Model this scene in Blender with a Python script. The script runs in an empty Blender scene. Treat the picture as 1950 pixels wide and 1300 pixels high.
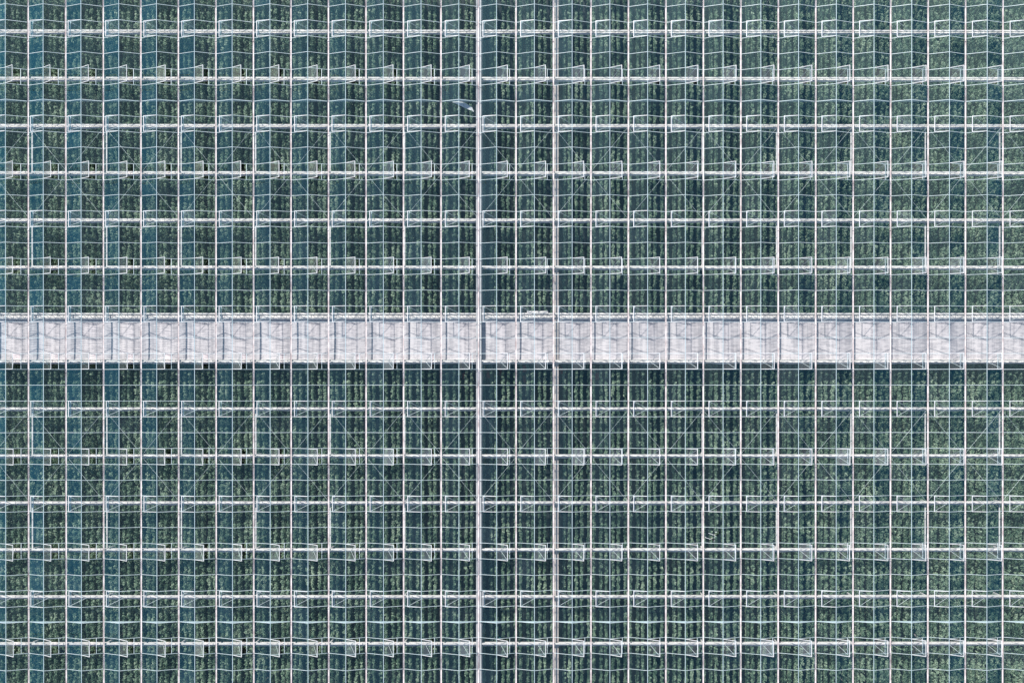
import bpy, math, random
from mathutils import Vector
R_ = math.radians
scene = bpy.context.scene
C = scene.collection

# ------------------------------------------------------------------ layout
GZ = 5.6            # gutter height
RZ = GZ + 0.808     # ridge height
P = 5.04            # truss pitch
B = P / 3           # glazing bar pitch
SP = 4.0            # span width
I0, I1 = -2, 27     # spans
J0, J1 = -1, 14     # trusses
YT, YB = 1.5 * P, -15.0 * P - 0.84 # y extent of the built block (top / bottom)
SCREEN_Z = GZ - 1.05

# ------------------------------------------------------------------ camera
cam = bpy.data.cameras.new('camera')
cam.sensor_width = 36; cam.lens = 2035 / 1950 * 36
cam.shift_x = -107.7 / 1950; cam.shift_y = 98.2 / 1950
cam.clip_end = 2000; cam.clip_start = 1
co = bpy.data.objects.new('camera', cam); C.objects.link(co)
co.location = (57.44, -38.46, GZ + 114.08)
co.rotation_euler = (-0.00168, -0.00156, -0.00009)
scene.camera = co

# ------------------------------------------------------------------ light
SD = Vector((-0.45, 1.0, 1.02)).normalized()       # towards the sun
elev = math.asin(SD.z); az = math.atan2(SD.x, SD.y)
world = bpy.data.worlds.new('World'); scene.world = world; world.use_nodes = True
nt = world.node_tree
bg = nt.nodes['Background']; sky = nt.nodes.new('ShaderNodeTexSky')
sky.sky_type = 'NISHITA'; sky.sun_disc = False
sky.sun_elevation = elev; sky.sun_rotation = az
nt.links.new(sky.outputs[0], bg.inputs[0]); bg.inputs[1].default_value = 0.10
sun = bpy.data.lights.new('sun', 'SUN'); sun.energy = 4.9; sun.angle = R_(3.0); sun.color = (1, .95, .9)
so = bpy.data.objects.new('sun', sun); C.objects.link(so)
so.rotation_euler = (-SD).to_track_quat('-Z', 'Y').to_euler()
so.location = (50, 0, 60)
scene.view_settings.view_transform = 'Standard'; scene.view_settings.look = 'None'
scene.view_settings.gamma = 1; scene.view_settings.exposure = 0.55
cy = scene.cycles
cy.max_bounces = 6; cy.diffuse_bounces = 2; cy.glossy_bounces = 2
cy.transparent_max_bounces = 16; cy.transmission_bounces = 2
cy.caustics_reflective = False; cy.caustics_refractive = False
cy.use_denoising = True

# ------------------------------------------------------------------ materials
def mat(name):
    m = bpy.data.materials.new(name); m.use_nodes = True
    return m, m.node_tree, m.node_tree.nodes['Principled BSDF']

def paint(name, c1, c2, scale, rough=.5, metal=0., stretch=(1, 1, 1), lo=.35, hi=.65, bump=0, detail=4):
    m, t, p = mat(name)
    tc = t.nodes.new('ShaderNodeNewGeometry')
    mp = t.nodes.new('ShaderNodeMapping'); mp.inputs['Scale'].default_value = stretch
    t.links.new(tc.outputs['Position'], mp.inputs[0])
    n = t.nodes.new('ShaderNodeTexNoise'); n.inputs['Scale'].default_value = scale; n.inputs['Detail'].default_value = detail
    t.links.new(mp.outputs[0], n.inputs[0])
    r = t.nodes.new('ShaderNodeValToRGB')
    r.color_ramp.elements[0].position = lo; r.color_ramp.elements[0].color = (*c1, 1)
    r.color_ramp.elements[1].position = hi; r.color_ramp.elements[1].color = (*c2, 1)
    t.links.new(n.outputs[0], r.inputs[0]); t.links.new(r.outputs[0], p.inputs['Base Color'])
    p.inputs['Roughness'].default_value = rough; p.inputs['Metallic'].default_value = metal
    if bump:
        b = t.nodes.new('ShaderNodeBump'); b.inputs['Strength'].default_value = bump
        t.links.new(n.outputs[0], b.inputs['Height']); t.links.new(b.outputs[0], p.inputs['Normal'])
    return m

M_GUT = paint('galvanised_gutter', (.42, .36, .36), (.67, .63, .63), 1.3, .45, 0, lo=.3, hi=.6, detail=8)
M_STEEL = paint('white_steel', (.68, .62, .60), (.84, .79, .77), 2.0, .5, 0)
M_ALU = paint('aluminium_bar', (.50, .61, .62), (.68, .77, .78), 1.1, .32, .25)
M_RIDGE = paint('aluminium_ridge', (.48, .62, .66), (.62, .75, .78), .8, .32, .25)
M_VENT = paint('vent_aluminium', (.64, .66, .68), (.78, .78, .78), 2.0, .35, .15)
M_ROD = paint('zinc_rod', (.55, .62, .62), (.74, .78, .78), 3.0, .4, .1)
M_PACK = paint('folded_screen_cloth', (.68, .62, .60), (.84, .78, .76), 5.0, .8, 0, (.35, 2.2, 1), bump=.3)
M_WALLW = paint('white_partition', (.50, .47, .49), (.60, .57, .59), .8, .6)
M_WALLB = paint('beige_partition', (.54, .45, .42), (.64, .54, .50), 1.2, .8)
M_CONC = paint('concrete', (.28, .27, .26), (.38, .37, .35), .7, .85)
M_SOIL = paint('ground_cover', (.012, .02, .022), (.03, .04, .04), .6, .9)
M_SILL = paint('gable_film', (.50, .62, .70), (.66, .76, .82), .35, .4, lo=.3, hi=.7)
M_RED = paint('faded_red', (.30, .05, .045), (.42, .09, .07), 4, .6)
M_FILM = paint('torn_film', (.70, .70, .71), (.88, .88, .88), 6, .4)
M_LAWN = paint('field', (.05, .07, .03), (.08, .10, .05), .15, .95)

def glass(name, base, haze, tint, hazecol=(.72, .78, .82), rough=.03, gloss=(.02, .56, .68), glare=.018, graze=.5):
    m = bpy.data.materials.new(name); m.use_nodes = True
    t = m.node_tree; t.nodes.clear()
    out = t.nodes.new('ShaderNodeOutputMaterial')
    tr = t.nodes.new('ShaderNodeBsdfTransparent'); tr.inputs[0].default_value = (*tint, 1)
    gl = t.nodes.new('ShaderNodeBsdfGlossy'); gl.inputs['Roughness'].default_value = rough
    gl.inputs['Color'].default_value = (*gloss, 1)
    df = t.nodes.new('ShaderNodeBsdfDiffuse'); df.inputs['Color'].default_value = (*hazecol, 1)
    lw = t.nodes.new('ShaderNodeLayerWeight'); lw.inputs['Blend'].default_value = .5
    pw = t.nodes.new('ShaderNodeMath'); pw.operation = 'POWER'; pw.inputs[1].default_value = 1.5
    t.links.new(lw.outputs['Facing'], pw.inputs[0])
    ma = t.nodes.new('ShaderNodeMath'); ma.operation = 'MULTIPLY_ADD'; ma.use_clamp = True
    ma.inputs[1].default_value = graze; ma.inputs[2].default_value = base
    t.links.new(pw.outputs[0], ma.inputs[0])
    # panes differ a little: some dusty, some replaced
    g0 = t.nodes.new('ShaderNodeNewGeometry')
    oi = t.nodes.new('ShaderNodeObjectInfo')
    wn = t.nodes.new('ShaderNodeTexWhiteNoise'); wn.noise_dimensions = '2D'
    cb = t.nodes.new('ShaderNodeCombineXYZ')
    t.links.new(g0.outputs['Random Per Island'], cb.inputs[0]); t.links.new(oi.outputs['Random'], cb.inputs[1]); t.links.new(cb.outputs[0], wn.inputs['Vector'])
    vr = t.nodes.new('ShaderNodeMapRange'); vr.inputs['To Min'].default_value = .75; vr.inputs['To Max'].default_value = 1.25
    t.links.new(wn.outputs['Value'], vr.inputs[0])
    mv = t.nodes.new('ShaderNodeMath'); mv.operation = 'MULTIPLY'
    t.links.new(ma.outputs[0], mv.inputs[0]); t.links.new(vr.outputs[0], mv.inputs[1]); ma = mv
    pz = t.nodes.new('ShaderNodeMath'); pz.operation = 'POWER'; pz.inputs[1].default_value = 7
    t.links.new(wn.outputs['Value'], pz.inputs[0])
    # dust on the panes, blotchy and streaked down the slope
    g = t.nodes.new('ShaderNodeNewGeometry'); mp = t.nodes.new('ShaderNodeMapping')
    mp.inputs['Scale'].default_value = (.35, 1.3, .35)
    n = t.nodes.new('ShaderNodeTexNoise'); n.inputs['Scale'].default_value = .8; n.inputs['Detail'].default_value = 5
    t.links.new(g.outputs['Position'], mp.inputs[0]); t.links.new(mp.outputs[0], n.inputs[0])
    mr = t.nodes.new('ShaderNodeMapRange'); mr.inputs['From Min'].default_value = .3; mr.inputs['From Max'].default_value = .7
    mr.inputs['To Min'].default_value = haze * .55; mr.inputs['To Max'].default_value = haze * 1.45
    t.links.new(n.outputs[0], mr.inputs[0])
    hz = t.nodes.new('ShaderNodeMath'); hz.operation = 'MULTIPLY_ADD'; hz.inputs[1].default_value = haze * 3
    t.links.new(pz.outputs[0], hz.inputs[0]); t.links.new(mr.outputs[0], hz.inputs[2]); mr = hz
    gr = t.nodes.new('ShaderNodeBsdfGlossy'); gr.inputs['Roughness'].default_value = .55; gr.inputs['Color'].default_value = (.72, .95, .92, 1)
    m0 = t.nodes.new('ShaderNodeMixShader'); m0.inputs[0].default_value = glare
    t.links.new(tr.outputs[0], m0.inputs[1]); t.links.new(gr.outputs[0], m0.inputs[2]); tr = m0
    m1 = t.nodes.new('ShaderNodeMixShader'); m2 = t.nodes.new('ShaderNodeMixShader')
    t.links.new(mr.outputs[0], m1.inputs[0]); t.links.new(tr.outputs[0], m1.inputs[1]); t.links.new(df.outputs[0], m1.inputs[2])
    t.links.new(ma.outputs[0], m2.inputs[0]); t.links.new(m1.outputs[0], m2.inputs[1]); t.links.new(gl.outputs[0], m2.inputs[2])
    t.links.new(m2.outputs[0], out.inputs[0])
    return m
M_GLASS = glass('roof_glass', .070, .003, (.915, .95, .94))
M_VGLASS = glass('vent_glass', .08, .012, (.92, .95, .95), rough=.06)
M_VGLASS2 = glass('raised_vent_glass', .05, .03, (.90, .93, .93), rough=.12, gloss=(.62, .70, .70), graze=.5)

def leaf_material():
    m, t, p = mat('crop_leaves')
    g = t.nodes.new('ShaderNodeNewGeometry'); oi = t.nodes.new('ShaderNodeObjectInfo')
    n = t.nodes.new('ShaderNodeTexNoise'); n.inputs['Scale'].default_value = 1.6; n.inputs['Detail'].default_value = 3
    t.links.new(g.outputs['Position'], n.inputs[0])
    n2 = t.nodes.new('ShaderNodeTexNoise'); n2.inputs['Scale'].default_value = .33; n2.inputs['Detail'].default_value = 1
    t.links.new(g.outputs['Position'], n2.inputs[0])
    s2 = t.nodes.new('ShaderNodeMath'); s2.operation = 'MULTIPLY_ADD'; s2.inputs[1].default_value = .7; s2.inputs[2].default_value = -.35
    t.links.new(n2.outputs[0], s2.inputs[0])
    s3 = t.nodes.new('ShaderNodeMath'); s3.operation = 'ADD'
    t.links.new(n.outputs[0], s3.inputs[0]); t.links.new(s2.outputs[0], s3.inputs[1]); n = s3
    r = t.nodes.new('ShaderNodeValToRGB')
    e = r.color_ramp.elements
    e[0].position = .3; e[0].color = (.03, .07, .045, 1)
    e[1].position = .72; e[1].color = (.36, .45, .32, 1)
    x = e.new(.5); x.color = (.14, .225, .145, 1)
    ad = t.nodes.new('ShaderNodeMath'); ad.operation = 'MULTIPLY_ADD'; ad.inputs[1].default_value = .16; ad.inputs[2].default_value = -.08
    t.links.new(g.outputs['Random Per Island'], ad.inputs[0])
    a2 = t.nodes.new('ShaderNodeMath'); a2.operation = 'ADD'
    t.links.new(n.outputs[0], a2.inputs[0]); t.links.new(ad.outputs[0], a2.inputs[1])
    t.links.new(a2.outputs[0], r.inputs[0])
    t.links.new(r.outputs[0], p.inputs['Base Color']); p.inputs['Roughness'].default_value = .55
    tl = t.nodes.new('ShaderNodeBsdfTranslucent'); tl.inputs[0].default_value = (.14, .24, .10, 1)
    mx = t.nodes.new('ShaderNodeMixShader'); mx.inputs[0].default_value = .15
    out = t.nodes['Material Output']
    t.links.new(p.outputs[0], mx.inputs[1]); t.links.new(tl.outputs[0], mx.inputs[2]); t.links.new(mx.outputs[0], out.inputs[0])
    return m
M_LEAF = leaf_material()

def screen_material():
    m, t, p = mat('shade_screen')
    g = t.nodes.new('ShaderNodeNewGeometry')
    def nz(sc, stretch, d=3):
        mp = t.nodes.new('ShaderNodeMapping'); mp.inputs['Scale'].default_value = stretch
        t.links.new(g.outputs['Position'], mp.inputs[0])
        n = t.nodes.new('ShaderNodeTexNoise'); n.inputs['Scale'].default_value = sc; n.inputs['Detail'].default_value = d
        t.links.new(mp.outputs[0], n.inputs[0]); return n
    a = nz(1, (3.2, .10, 1), 4); b = nz(1, (1.6, 6.5, 1), 2)
    ad = t.nodes.new('ShaderNodeMath'); ad.operation = 'ADD'
    t.links.new(a.outputs[0], ad.inputs[0]); t.links.new(b.outputs[0], ad.inputs[1])
    r = t.nodes.new('ShaderNodeValToRGB')
    r.color_ramp.elements[0].position = .42; r.color_ramp.elements[0].color = (.42, .375, .40, 1)
    r.color_ramp.elements[1].position = .57; r.color_ramp.elements[1].color = (.67, .595, .61, 1)
    h = t.nodes.new('ShaderNodeMath'); h.operation = 'MULTIPLY'; h.inputs[1].default_value = .5
    t.links.new(ad.outputs[0], h.inputs[0]); t.links.new(h.outputs[0], r.inputs[0])
    t.links.new(r.outputs[0], p.inputs['Base Color']); p.inputs['Roughness'].default_value = .55
    return m
M_SCREEN = screen_material()

# ------------------------------------------------------------------ helpers
class MB:
    def __init__(s): s.v = []; s.f = []
    def add(s, vs, fs):
        o = len(s.v); s.v += [tuple(v) for v in vs]; s.f += [tuple(i + o for i in f) for f in fs]
    def box(s, x0, x1, y0, y1, z0, z1):
        s.add([(x0,y0,z0),(x1,y0,z0),(x1,y1,z0),(x0,y1,z0),(x0,y0,z1),(x1,y0,z1),(x1,y1,z1),(x0,y1,z1)],
              [(0,3,2,1),(4,5,6,7),(0,1,5,4),(1,2,6,5),(2,3,7,6),(3,0,4,7)])
    def bar(s, a, b, w, h, up=(0, 0, 1)):
        a = Vector(a); b = Vector(b); d = (b - a).normalized(); up = Vector(up)
        if abs(d.dot(up)) > .98: up = Vector((1, 0, 0))
        x = d.cross(up).normalized() * w / 2; z = x.cross(d).normalized() * h / 2
        vs = [a - x - z, a + x - z, a + x + z, a - x + z, b - x - z, b + x - z, b + x + z, b - x + z]
        s.add(vs, [(0,1,2,3),(7,6,5,4),(0,4,5,1),(1,5,6,2),(2,6,7,3),(3,7,4,0)])
    def tube(s, a, b, r, n=6):
        a = Vector(a); b = Vector(b); d = (b - a).normalized()
        u = d.orthogonal().normalized(); w = d.cross(u); vs = []
        for c in (a, b):
            for k in range(n):
                t = 2 * math.pi * k / n; vs.append(c + u * r * math.cos(t) + w * r * math.sin(t))
        s.add(vs, [(k, (k + 1) % n, n + (k + 1) % n, n + k) for k in range(n)] + [tuple(range(n))[::-1], tuple(range(n, 2 * n))])
    def prof(s, pts, y0, y1):            # profile in xz run along y
        n = len(pts)
        s.add([(x, y0, z) for x, z in pts] + [(x, y1, z) for x, z in pts],
              [(k, (k + 1) % n, n + (k + 1) % n, n + k) for k in range(n)] + [tuple(range(n))[::-1], tuple(range(n, 2 * n))])
    def mesh(s, name, m):
        me = bpy.data.meshes.new(name); me.from_pydata(s.v, [], s.f); me.materials.append(m); me.update(); return me

def obj(name, me, parent=None, loc=(0, 0, 0)):
    o = bpy.data.objects.new(name, me); C.objects.link(o); o.location = loc
    if parent: o.parent = parent
    return o
def tag(o, label, cat, group=None, kind=None):
    o['label'] = label; o['category'] = cat
    if group: o['group'] = group
    if kind: o['kind'] = kind
    return o
ORD = ('first second third fourth fifth sixth seventh eighth ninth tenth eleventh twelfth thirteenth fourteenth fifteenth '
       'sixteenth seventeenth eighteenth').split()

# ------------------------------------------------------------------ ground, path
g = MB(); g.add([(-900, -900, -.02), (1000, -900, -.02), (1000, 900, -.02), (-900, 900, -.02)], [(0, 1, 2, 3)])
o = obj('ground', g.mesh('ground', M_LAWN)); o['kind'] = 'structure'
g = MB(); g.add([(I0*SP, YB, 0), ((I1+1)*SP, YB, 0), ((I1+1)*SP, YT, 0), (I0*SP, YT, 0)], [(0, 1, 2, 3)])
o = obj('ground_cover', g.mesh('ground_cover', M_SOIL)); o['kind'] = 'structure'
g = MB(); g.box(I0*SP, (I1+1)*SP, -7*P - .1, -6*P + .1, 0.004, .10)
o = obj('path', g.mesh('path', M_CONC)); o['kind'] = 'structure'

# ------------------------------------------------------------------ shared span meshes
SL = math.hypot(2.0, .808)                  # slope length
UX, UZ = 2.0 / SL, .808 / SL
VL = 1.45                                   # vent length along slope
GW = .082                                    # half gutter width
def slope_pt(side, s, y, off=0):            # s from the ridge down; side -1 left, +1 right ; local x=0 at left gutter
    return (2.0 + side * s * UX + side * off * UZ, y, RZ - s * UZ + off * UX)
S_END = SL - .09
bars_k = []                                 # bar positions
k = 0
y = B / 2
ys = []
n0 = math.floor((YB - B/2) / B); n1 = math.floor((YT - B/2) / B)
ys = [B/2 + n * B for n in range(n0 + 1, n1 + 1)]
def is_vent(side, yc):                      # pane centred on truss j
    j = -yc / P
    if abs(j - round(j)) > .01: return False
    j = round(j)
    if j < J0 or j > J1: return False
    return (j % 2 == 0) == (side < 0)
def glass_mesh(side, seed, broken=None):
    rnd = random.Random(seed); b = MB()
    for a, c in zip(ys[:-1], ys[1:]):
        yc = (a + c) / 2; s0 = .03
        if is_vent(side, yc): s0 = VL + .02
        y0, y1 = a + .022, c - .022
        t = [rnd.gauss(0, .0035) for _ in range(4)]
        if broken is not None and abs(yc - broken) < .1:
            # a cracked pane: irregular triangular shards are missing
            nx, ny = 9, 8
            pt = {}
            for u in range(nx + 1):
                for v in range(ny + 1):
                    ju = 0 if u in (0, nx) else rnd.uniform(-.3, .3); jv = 0 if v in (0, ny) else rnd.uniform(-.3, .3)
                    pt[u, v] = slope_pt(side, s0 + (S_END - s0) * (u + ju) / nx, y0 + (y1 - y0) * (v + jv) / ny)
            gone = {(2,4),(3,4),(4,1),(5,1),(6,1),(5,2),(1,5),(2,5)}
            for u in range(nx):
                for v in range(ny):
                    q = [pt[u, v], pt[u+1, v], pt[u+1, v+1], pt[u, v+1]]
                    if (u, v) in gone:
                        if rnd.random() < .4: b.add([q[0], q[1], q[3]], [(0, 1, 2)])
                        continue
                    b.add(q, [(0, 1, 2, 3)])
            continue
        b.add([slope_pt(side, s0, y0, t[0]), slope_pt(side, S_END, y0, t[1]), slope_pt(side, S_END, y1, t[2]), slope_pt(side, s0, y1, t[3])], [(0, 1, 2, 3)])
    return b.mesh('roof_slope', M_GLASS)
def bar_meshes(side):
    b = MB(); up = (side * UZ, 0, UX)
    b.bar(slope_pt(side, .04, 0, .006), slope_pt(side, SL - .085, 0, .006), .042, .03, up)
    c = MB(); h = B / 2 - .022
    c.bar(slope_pt(side, VL, -h, .006), slope_pt(side, VL, h, .006), .05, .03)
    return b.mesh('glazing_bar', M_ALU), c.mesh('opening_sill', M_ALU)
GL = {-1: [glass_mesh(-1, s) for s in (1, 2, 3)], 1: [glass_mesh(1, s) for s in (4, 5, 6)]}
GL_BROKEN = glass_mesh(-1, 9, broken=-10.667 * P)
BARS = {-1: bar_meshes(-1), 1: bar_meshes(1)}
r = MB()
r.prof([(1.973, RZ - .02), (2.027, RZ - .02), (2.027, RZ + .01), (2.0, RZ + .024), (1.973, RZ + .01)], YB, YT)
RIDGE = r.mesh('ridge', M_RIDGE)
def gutter_mesh(w):
    g = MB()
    g.prof([(-w, GZ - .05), (-w*.55, GZ - .13), (w*.55, GZ - .13), (w, GZ - .05), (w, GZ), (w*.8, GZ), (w*.5, GZ - .06), (-w*.5, GZ - .06), (-w*.8, GZ), (-w, GZ)], YB, YT)
    for j in range(J0, J1 + 1):
        yy = -j * P - 1.1
        g.box(-w - .012, w + .012, yy - .035, yy + .035, GZ - .12, GZ + .006)
    return g.mesh('gutter', M_GUT)
GUTTER = gutter_mesh(GW)
def vent_meshes(side, ang):
    """hinged at the ridge; ang above horizontal (negative: below)"""
    ca, sa = math.cos(ang), math.sin(ang); hw = B / 2 - .012
    L = VL + .03
    def q(s, y, off=0): return (side * s * ca - side * off * sa, y, s * sa + off * ca)
    p = MB(); p.add([q(.03, -hw + .02), q(L - .02, -hw + .02), q(L - .02, hw - .02), q(.03, hw - .02)], [(0, 1, 2, 3)])
    f = MB(); up = (-side * sa, 0, ca)
    f.bar(q(.02, -hw, .01), q(L, -hw, .01), .05, .035, up); f.bar(q(.02, hw, .01), q(L, hw, .01), .05, .035, up)
    f.bar(q(L, -hw - .021, .012), q(L, hw + .021, .012), .06, .04, up)
    rods = []
    ax = .10 if side < 0 else .35
    for s in (1, -1):
        m = MB(); m.tube(q(L - .12, s * (hw - .10), -.03), (ax, s * .03, -.90), .019)
        rods.append(m.mesh('push_rod', M_ROD))
    return p.mesh('roof_vent', M_VGLASS if side < 0 else M_VGLASS2), f.mesh('vent_frame', M_VENT), rods
VA = vent_meshes(-1, R_(-12)); VBm = vent_meshes(1, R_(36))
def girder_mesh():
    g = MB(); y = .08
    zt, zb = GZ - .30, GZ - .88
    g.box(0, SP, y - .07, y + .07, zt - .05, zt + .05)
    g.box(0, SP, y - .05, y + .05, zb - .05, zb + .05)
    n = 6
    for k in range(n):
        xa = SP * k / n; xb = SP * (k + 1) / n; xm = (xa + xb) / 2
        g.tube((xa + .03, y, zb + .05), (xm, y, zt - .05), .022); g.tube((xm, y, zt - .05), (xb - .03, y, zb + .05), .022)
    g.box(-.05, .05, y - .045, y + .045, zt + .052, GZ - .135)
    return g.mesh('girder', M_STEEL)
GIRDER = girder_mesh()
c = MB(); c.box(-.06, .06, .02, .14, .0, GZ - .94); COLUMN = c.mesh('column', M_STEEL)
c = MB(); c.box(-.065, .065, -P + .15, .02, -.06, .06)
c.box(-.11, .11, -P + .15, -P + .35, -.075, -.062); PURLIN = c.mesh('tie_beam', M_STEEL)
def brace(dx):       # half of a cross brace: one span wide, one bay long
    m = MB(); m.tube((0 if dx > 0 else SP, -.12, 0), (SP if dx > 0 else 0, -P + .12, 0), .013); return m.mesh('brace_rod', M_ROD)
BR = {1: brace(1), -1: brace(-1)}
def gable_mesh():
    g = MB(); y = 0
    a = (.16, y, GZ + .0); b2 = (SP - .16, y, GZ + .0); t = (2.0, y, RZ - .05)
    th = .03
    g.add([(a[0], -th, a[2]), (b2[0], -th, b2[2]), (t[0], -th, t[2]), (a[0], th, a[2]), (b2[0], th, b2[2]), (t[0], th, t[2])],
          [(0, 1, 2), (5, 4, 3), (0, 3, 4, 1), (1, 4, 5, 2), (2, 5, 3, 0)])
    return g.mesh('gable_panel', M_SILL)
GABLE = gable_mesh()

def where(i):
    """how to find a span from the two long strips (white at gutter 12, beige at gutter 14)"""
    if i < 12: n = 12 - i; return ('span just left of the white strip' if n == 1 else f'{ORD[n-1]} span left of the white strip')
    if i == 12: return 'span just right of the white strip'
    if i == 13: return 'span just left of the beige strip'
    n = i - 13
    return 'span just right of the beige strip' if n == 1 else f'{ORD[n-1]} span right of the beige strip'

rnd = random.Random(5)
for i in range(I0, I1 + 1):
    root = bpy.data.objects.new('greenhouse_span', None); C.objects.link(root); root.location = (SP * i, 0, 0)
    tag(root, 'glazed greenhouse roof with open vents, the ' + where(i), 'greenhouse', 'glazed greenhouse spans side by side')
    for side in (-1, 1):
        me = GL_BROKEN if (i == 18 and side < 0) else GL[side][(i * 2 + side) % 3]
        s = obj('roof_slope', me, root)
        if i == 18 and side < 0: s['label'] = 'glass roof slope with a smashed pane in its lower part'
        for yy in ys: obj('glazing_bar', BARS[side][0], s, (0, yy, 0))
        for j in range(J0, J1 + 1):
            if (j % 2 == 0) == (side < 0): obj('opening_sill', BARS[side][1], s, (0, -j * P, 0))
    obj('ridge', RIDGE, root); obj('gutter', GUTTER, root)
    if i == I1: obj('gutter', GUTTER, root, (SP, 0, 0))
    for j in range(J0, J1 + 1):
        y = -j * P
        A = (j % 2 == 0)
        pane, frame, rods = VA if A else VBm
        v = obj('roof_vent', pane, root, (2.0 + (-.02 if A else .02), y, RZ + .035))
        da = rnd.gauss(0, R_(1.1)); v.rotation_euler = (0, da, 0)
        obj('vent_frame', frame, v)
        for rm in rods: obj('push_rod', rm, v)
        obj('girder', GIRDER, root, (0, y, 0))
        if i % 2 == 0: obj('column', COLUMN, root, (0, y, 0))
        if i % 2 == 0 and j in (2, 4, 8, 10): obj('tie_beam', PURLIN, root, (0, y, GZ - .88))
        if j in (2, 3, 8, 9):
            # crossings sit at odd gutters at trusses 3 and 9
            top = j in (2, 8); even = i % 2 == 0
            d = (1 if even else -1) if top else (-1 if even else 1)
            obj('brace_rod', BR[d], root, (0, y, GZ - .30))
    for yy in (-1.5 * P, -12.5 * P): obj('gable_panel', GABLE, root, (0, yy, 0))

# ------------------------------------------------------------------ partition walls along two gutters
def wall(x0, x1, zt, m, label):
    root = bpy.data.objects.new('partition_wall', None); C.objects.link(root); root.location = ((x0 + x1) / 2, 0, 0)
    tag(root, label, 'wall')
    w = (x1 - x0) / 2; b = MB()
    b.box(-w, w, -6 * P + .5, YT, 0, zt); b.box(-w, w, YB, -7 * P - .3, 0, zt); b.box(-w, w, -7*P - .3, -6*P + .5, 3.2, zt)
    obj('wall', b.mesh('wall', m), root)
    c = MB(); c.box(-w - .02, w + .02, YB, YT, zt + .001, zt + .03); obj('capping', c.mesh('capping', m), root)
wall(12 * SP - .24, 12 * SP + .27, GZ - .16, M_WALLW, 'long white partition wall under the wide gutter, running the full height of the photo')
b = MB(); w = .22
b.prof([(-w, .05), (-w + .05, 0), (w - .05, 0), (w, .05), (w, .17), (w - .03, .19), (-w + .03, .19), (-w, .17)], YB, YT)
o = obj('beam', b.mesh('beam', M_WALLB), None, (14 * SP + .32, 0, GZ - .98))
tag(o, 'long beige boxed beam under the glass just right of a gutter', 'beam')

# ------------------------------------------------------------------ folded screens along each girder
XA, XB, XC = I0 * SP, 12 * SP - .27, (I1 + 1) * SP
def pack_mesh(x0, x1, seed, lift=None):
    rnd = random.Random(seed); b = MB(); n = int((x1 - x0) / .33); rows = []
    for k in range(n + 1):
        x = x0 + (x1 - x0) * k / n
        inb = ((x / SP) % 1) * SP
        sag = -.05 * math.sin(math.pi * inb / SP) + rnd.gauss(0, .008)
        w = .12 + .02 * math.sin(x * 1.7 + seed) + rnd.gauss(0, .014)
        h = .07 + rnd.gauss(0, .008)
        c = rnd.gauss(0, .004)
        if lift and x > lift: c += .16 * (x - lift) / (x1 - lift); w += .09 * (x - lift) / (x1 - lift)
        rows.append([(x, c - w, sag), (x, c - w * .6, sag + h * .9), (x, c - w * .1, sag + h * .8), (x, c + w * .4, sag + h), (x, c + w, sag + .01), (x, c, sag - h)])
    m = 6
    for r_ in rows: b.v += r_
    for k in range(n):
        for q in range(m):
            b.f.append((k*m + q, (k+1)*m + q, (k+1)*m + (q+1) % m, k*m + (q+1) % m))
    return b.mesh('folded_screen', M_PACK)
def crossbeam(j):
    if j <= 6: n = 6 - j; return 'on the girder above the drawn screen' if n == 0 else f'on the {ORD[n-1]} girder above the drawn screen'
    n = j - 7; return 'on the drawn screen\'s bottom girder' if n == 0 else f'on the {ORD[n-1]} girder below the drawn screen'
for j in range(J0, J1 + 1):
    for (x0, x1, nm) in ((XA, XB, 'left'), (12 * SP + .30, XC, 'right')):
        if j == 6: continue
        o = obj('folded_screen', pack_mesh(x0, x1, j * 2 + (nm == 'left'), 45.3 if (j == 2 and nm == 'left') else None), None, (0, -j * P - .12, GZ - .60))
        tag(o, f'folded screen {crossbeam(j)}, {nm} of the white strip', 'shade screen', 'folded screens parked along the girders')

# ------------------------------------------------------------------ drawn screen above the main path
def drawn(x0, x1, seed):
    rnd = random.Random(seed); b = MB()
    y0, y1 = -6 * P - .18, -7 * P + .26
    nx = int((x1 - x0) / .09); ny = 92
    ph = [rnd.uniform(0, 6.28) for _ in range(400)]
    import mathutils
    for a in range(nx + 1):
        x = x0 + (x1 - x0) * a / nx
        for c in range(ny + 1):
            t = c / ny; yy = y0 + (y1 - y0) * t
            amp = .006 + .046 * max(0, 1 - (x + 8) / 75)
            wob = mathutils.noise.noise((x * .9, yy * .35, 0)) * .12
            cell = mathutils.noise.noise((x * 2.4, yy * 1.1, 7.3))
            rib = math.sin(yy * 2 * math.pi / .21 + 1.3 * mathutils.noise.noise((x * .8, yy * .8, 3.1)))
            vert = mathutils.noise.noise((x * 3.1, yy * .12, 11.0))
            z = amp * (.25 + 1.3 * cell) * rib + .035 * vert + wob * .25 - .04 * math.sin(math.pi * t)
            b.v.append((x, yy, z))
    m = ny + 1
    for a in range(nx):
        for c in range(ny):
            b.f.append((a*m + c, a*m + c + 1, (a+1)*m + c + 1, (a+1)*m + c))
    me = b.mesh('drawn_screen', M_SCREEN)
    me.polygons.foreach_set('use_smooth', [True] * len(me.polygons))
    return me
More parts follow.
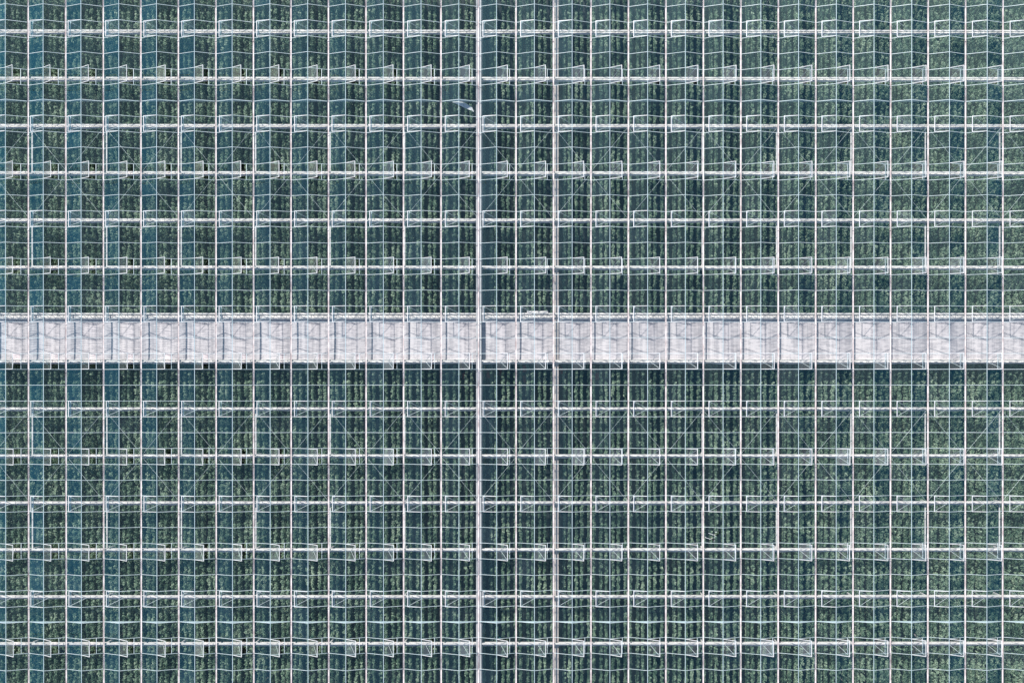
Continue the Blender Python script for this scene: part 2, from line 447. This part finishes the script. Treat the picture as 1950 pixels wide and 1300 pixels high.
for (x0, x1, nm) in ((XA, XB, 'left'), (12 * SP + .30, XC, 'right')):
    root = obj('drawn_screen', drawn(x0, x1, 3), None, (0, 0, SCREEN_Z))
    tag(root, f'pale ribbed shade screen drawn over the main path, {nm} of the white strip', 'shade screen')
    e = MB(); e.box(x0, x1, -.03, .03, -.03, .03)
    obj('edge_profile', e.mesh('edge_profile', M_STEEL), root, (0, -7 * P + .25, .04))
    # the gathered cloth beside the top girder
    rr = random.Random(8); b = MB(); n = int((x1 - x0) / .16); ny = 9
    for a in range(n + 1):
        x = x0 + (x1 - x0) * a / n
        for c in range(ny + 1):
            z = .10 * math.sin(math.pi * c / ny) + .03 * (c % 2) + rr.gauss(0, .010)
            b.v.append((x, -6 * P + .04 - .60 * c / ny + rr.gauss(0, .004), z))
    for a in range(n):
        for c in range(ny):
            m = ny + 1; b.f.append((a*m + c, a*m + c + 1, (a+1)*m + c + 1, (a+1)*m + c))
    obj('gathered_cloth', b.mesh('gathered_cloth', M_PACK), root, (0, 0, .05))

# ------------------------------------------------------------------ crop rows
def crop_mesh(y0, y1, seed, side_gap=.28):
    rnd = random.Random(seed); vs = []; fs = []
    from mathutils import noise
    L = y1 - y0
    for line in (-1, 1):
        # one plant head every ~0.45 m
        yy = y0
        while yy < y1:
            big = rnd.random()
            hx = line * side_gap + rnd.gauss(0, .035); top = 3.22 + .16 * big + rnd.gauss(0, .12) + .15 * noise.noise((yy * .3, seed, line))
            rad = .10 + .075 * big
            for k in range(52 if rnd.random() > .04 else 10):
                u = rnd.random() ** 1.6                  # 0 top .. 1 bottom
                z = top - u * 1.25 - (rnd.random() * 1.4 if rnd.random() < .06 else 0)
                rr = rad * (1 - .25 * u) * math.sqrt(rnd.random())
                th = rnd.uniform(0, 6.283)
                cx = hx + rr * math.cos(th); cyy = yy + rr * 1.25 * math.sin(th)
                l = rnd.uniform(.13, .23); w = l * rnd.uniform(.5, .75)
                d = Vector((math.cos(th + rnd.gauss(0, .6)), math.sin(th + rnd.gauss(0, .6)), rnd.gauss(-.15, .35))).normalized()
                s = d.cross(Vector((rnd.gauss(0, .3), rnd.gauss(0, .3), 1))).normalized()
                c = Vector((cx, cyy, z)); o = len(vs)
                nrm = d.cross(s)
                vs += [tuple(c - d * l * .5), tuple(c + s * w * .5 + nrm * .02), tuple(c + d * l * .5 - nrm * .03), tuple(c - s * w * .5 + nrm * .02)]
                fs.append((o, o + 1, o + 2, o + 3))
            yy += .29 + rnd.uniform(-.05, .07)
    me = bpy.data.meshes.new('crop_row'); me.from_pydata(vs, [], fs); me.materials.append(M_LEAF); me.update()
    return me
UP = [crop_mesh(-6 * P + .25, YT, s) for s in range(5)]
DN = [crop_mesh(YB, -7 * P - .25, s + 20) for s in range(5)]
kk = 0
for i in range(I0, I1 + 1):
    for h, dx in (('left edge', .09), ('middle', 1.43), ('right side', 2.76)):
        for part, meshes in (('above', UP), ('below', DN)):
            kk += 1
            o = obj('crop_row', meshes[(kk * 7 + i) % 5], None, (i * SP + dx, 0, 0.004))
            tag(o, f'leafy crop row {part} the path, {h} of {where(i)}', 'crop row', 'double rows of tall leafy crop under the glass')

# ------------------------------------------------------------------ torn film hanging from the gable panel
b = MB()
rnd = random.Random(3)
pts = [(-.95, .10), (-.35, .02), (.15, -.12), (.55, -.30), (.85, -.48), (1.15, -.62), (1.35, -.85)]
wd = [.04, .15, .24, .28, .22, .19, .08]
for q, ((x, y), w) in enumerate(zip(pts, wd)):
    for s in range(5):
        b.v.append((x + rnd.gauss(0, .03), y + (s / 2 - 1) * w + rnd.gauss(0, .012), -.012 * q + rnd.gauss(0, .025)))
for q in range(len(pts) - 1):
    for s in range(4): b.f.append((q*5 + s, q*5 + s + 1, (q+1)*5 + s + 1, (q+1)*5 + s))
o = obj('torn_film', b.mesh('torn_film', M_FILM), None, (11 * SP + 2.15, -1.5 * P - .15, GZ - .1))
tag(o, 'crumpled torn strip of white film hanging loose beside the white strip', 'plastic film')

# ------------------------------------------------------------------ red harvest trolleys at the row ends below the path
def trolley():
    root = bpy.data.objects.new('harvest_trolley', None); C.objects.link(root)
    t = MB(); t.box(-.23, .23, -.40, .40, .86, .885)
    for x in (-.23, .21): t.box(x, x + .02, -.40, .40, .885, .98)
    for y in (-.40, .38): t.box(-.21, .21, y, y + .02, .885, .98)
    obj('tray', t.mesh('tray', M_RED), root)
    f = MB()
    for x in (-.2, .2):
        for y in (-.36, .36): f.tube((x, y, .16), (x, y, .86), .015)
        f.tube((x, -.36, .22), (x, .36, .22), .015)
    for y in (-.36, .36): f.tube((-.2, y, .22), (.2, y, .22), .015)
    obj('frame', f.mesh('frame', M_STEEL), root)
    w = MB(); w.tube((-.02, 0, 0), (.02, 0, 0), .08, 14); wm = w.mesh('wheel', M_SOIL)
    for x in (-.2, .2):
        for y in (-.36, .36): obj('wheel', wm, root, (x, y, .08))
    return root
t0 = trolley()
spots = [(46.1, -36.75, 'left of the white strip'), (48.76, -36.6, 'just right of the white strip'), (50.1, -36.3, 'under a ridge right of the white strip'),
         (52.76, -35.95, 'close under the girder between white and beige strips'), (52.76, -37.1, 'farther down between the white and beige strips'),
         (56.76, -36.2, 'just right of the beige strip'), (60.76, -36.8, 'in the second span right of the beige strip')]
for n, (x, y, lb) in enumerate(spots):
    if n == 0: r = t0
    else:
        r = t0.copy(); C.objects.link(r)
        for ch in t0.children:
            c = ch.copy(); C.objects.link(c); c.parent = r
    r.location = (x, y, .10)
    tag(r, 'small faded red trolley ' + lb, 'trolley', 'red harvest trolleys beside the path')

# torn loose end of the cloth beside the top girder of the drawn screen
b = MB(); rr = random.Random(4)
for a in range(15):
    for c in range(4):
        b.v.append((a * .16 - 1.12, .05 + .10 * c + rr.gauss(0, .012), .05 * (c % 2) + rr.gauss(0, .02)))
for a in range(14):
    for c in range(3): b.f.append((a*4 + c, a*4 + c + 1, (a+1)*4 + c + 1, (a+1)*4 + c))
o = obj('cloth_scrap', b.mesh('cloth_scrap', M_PACK), None, (54.3, -6 * P + .02, GZ - .22))
tag(o, 'pale scrap of cloth lying on the girder above the drawn screen', 'cloth')
# fallen splinters below the smashed pane
b = MB(); rr = random.Random(12)
for (x, y, l) in ((-.35, .10, .5), (-.05, .02, .28), (.10, -.12, .2), (-.7, -.35, .55), (-.35, -.42, .35), (.0, -.30, .16), (.02, -.62, .14), (.2, .3, .18)):
    a = rr.gauss(0, .12); w = .025 + .03 * rr.random()
    b.bar((x - l/2, y - a * l, rr.uniform(-.05, .05)), (x + l/2, y + a * l, rr.uniform(-.02, .1)), w, .012)
o = obj('glass_splinter', b.mesh('glass_splinter', M_FILM), None, (18 * SP + 1.15, -10.667 * P, GZ + .12))
tag(o, 'white glass splinters caught in the smashed pane near the bottom of the photo', 'broken glass', kind='stuff')
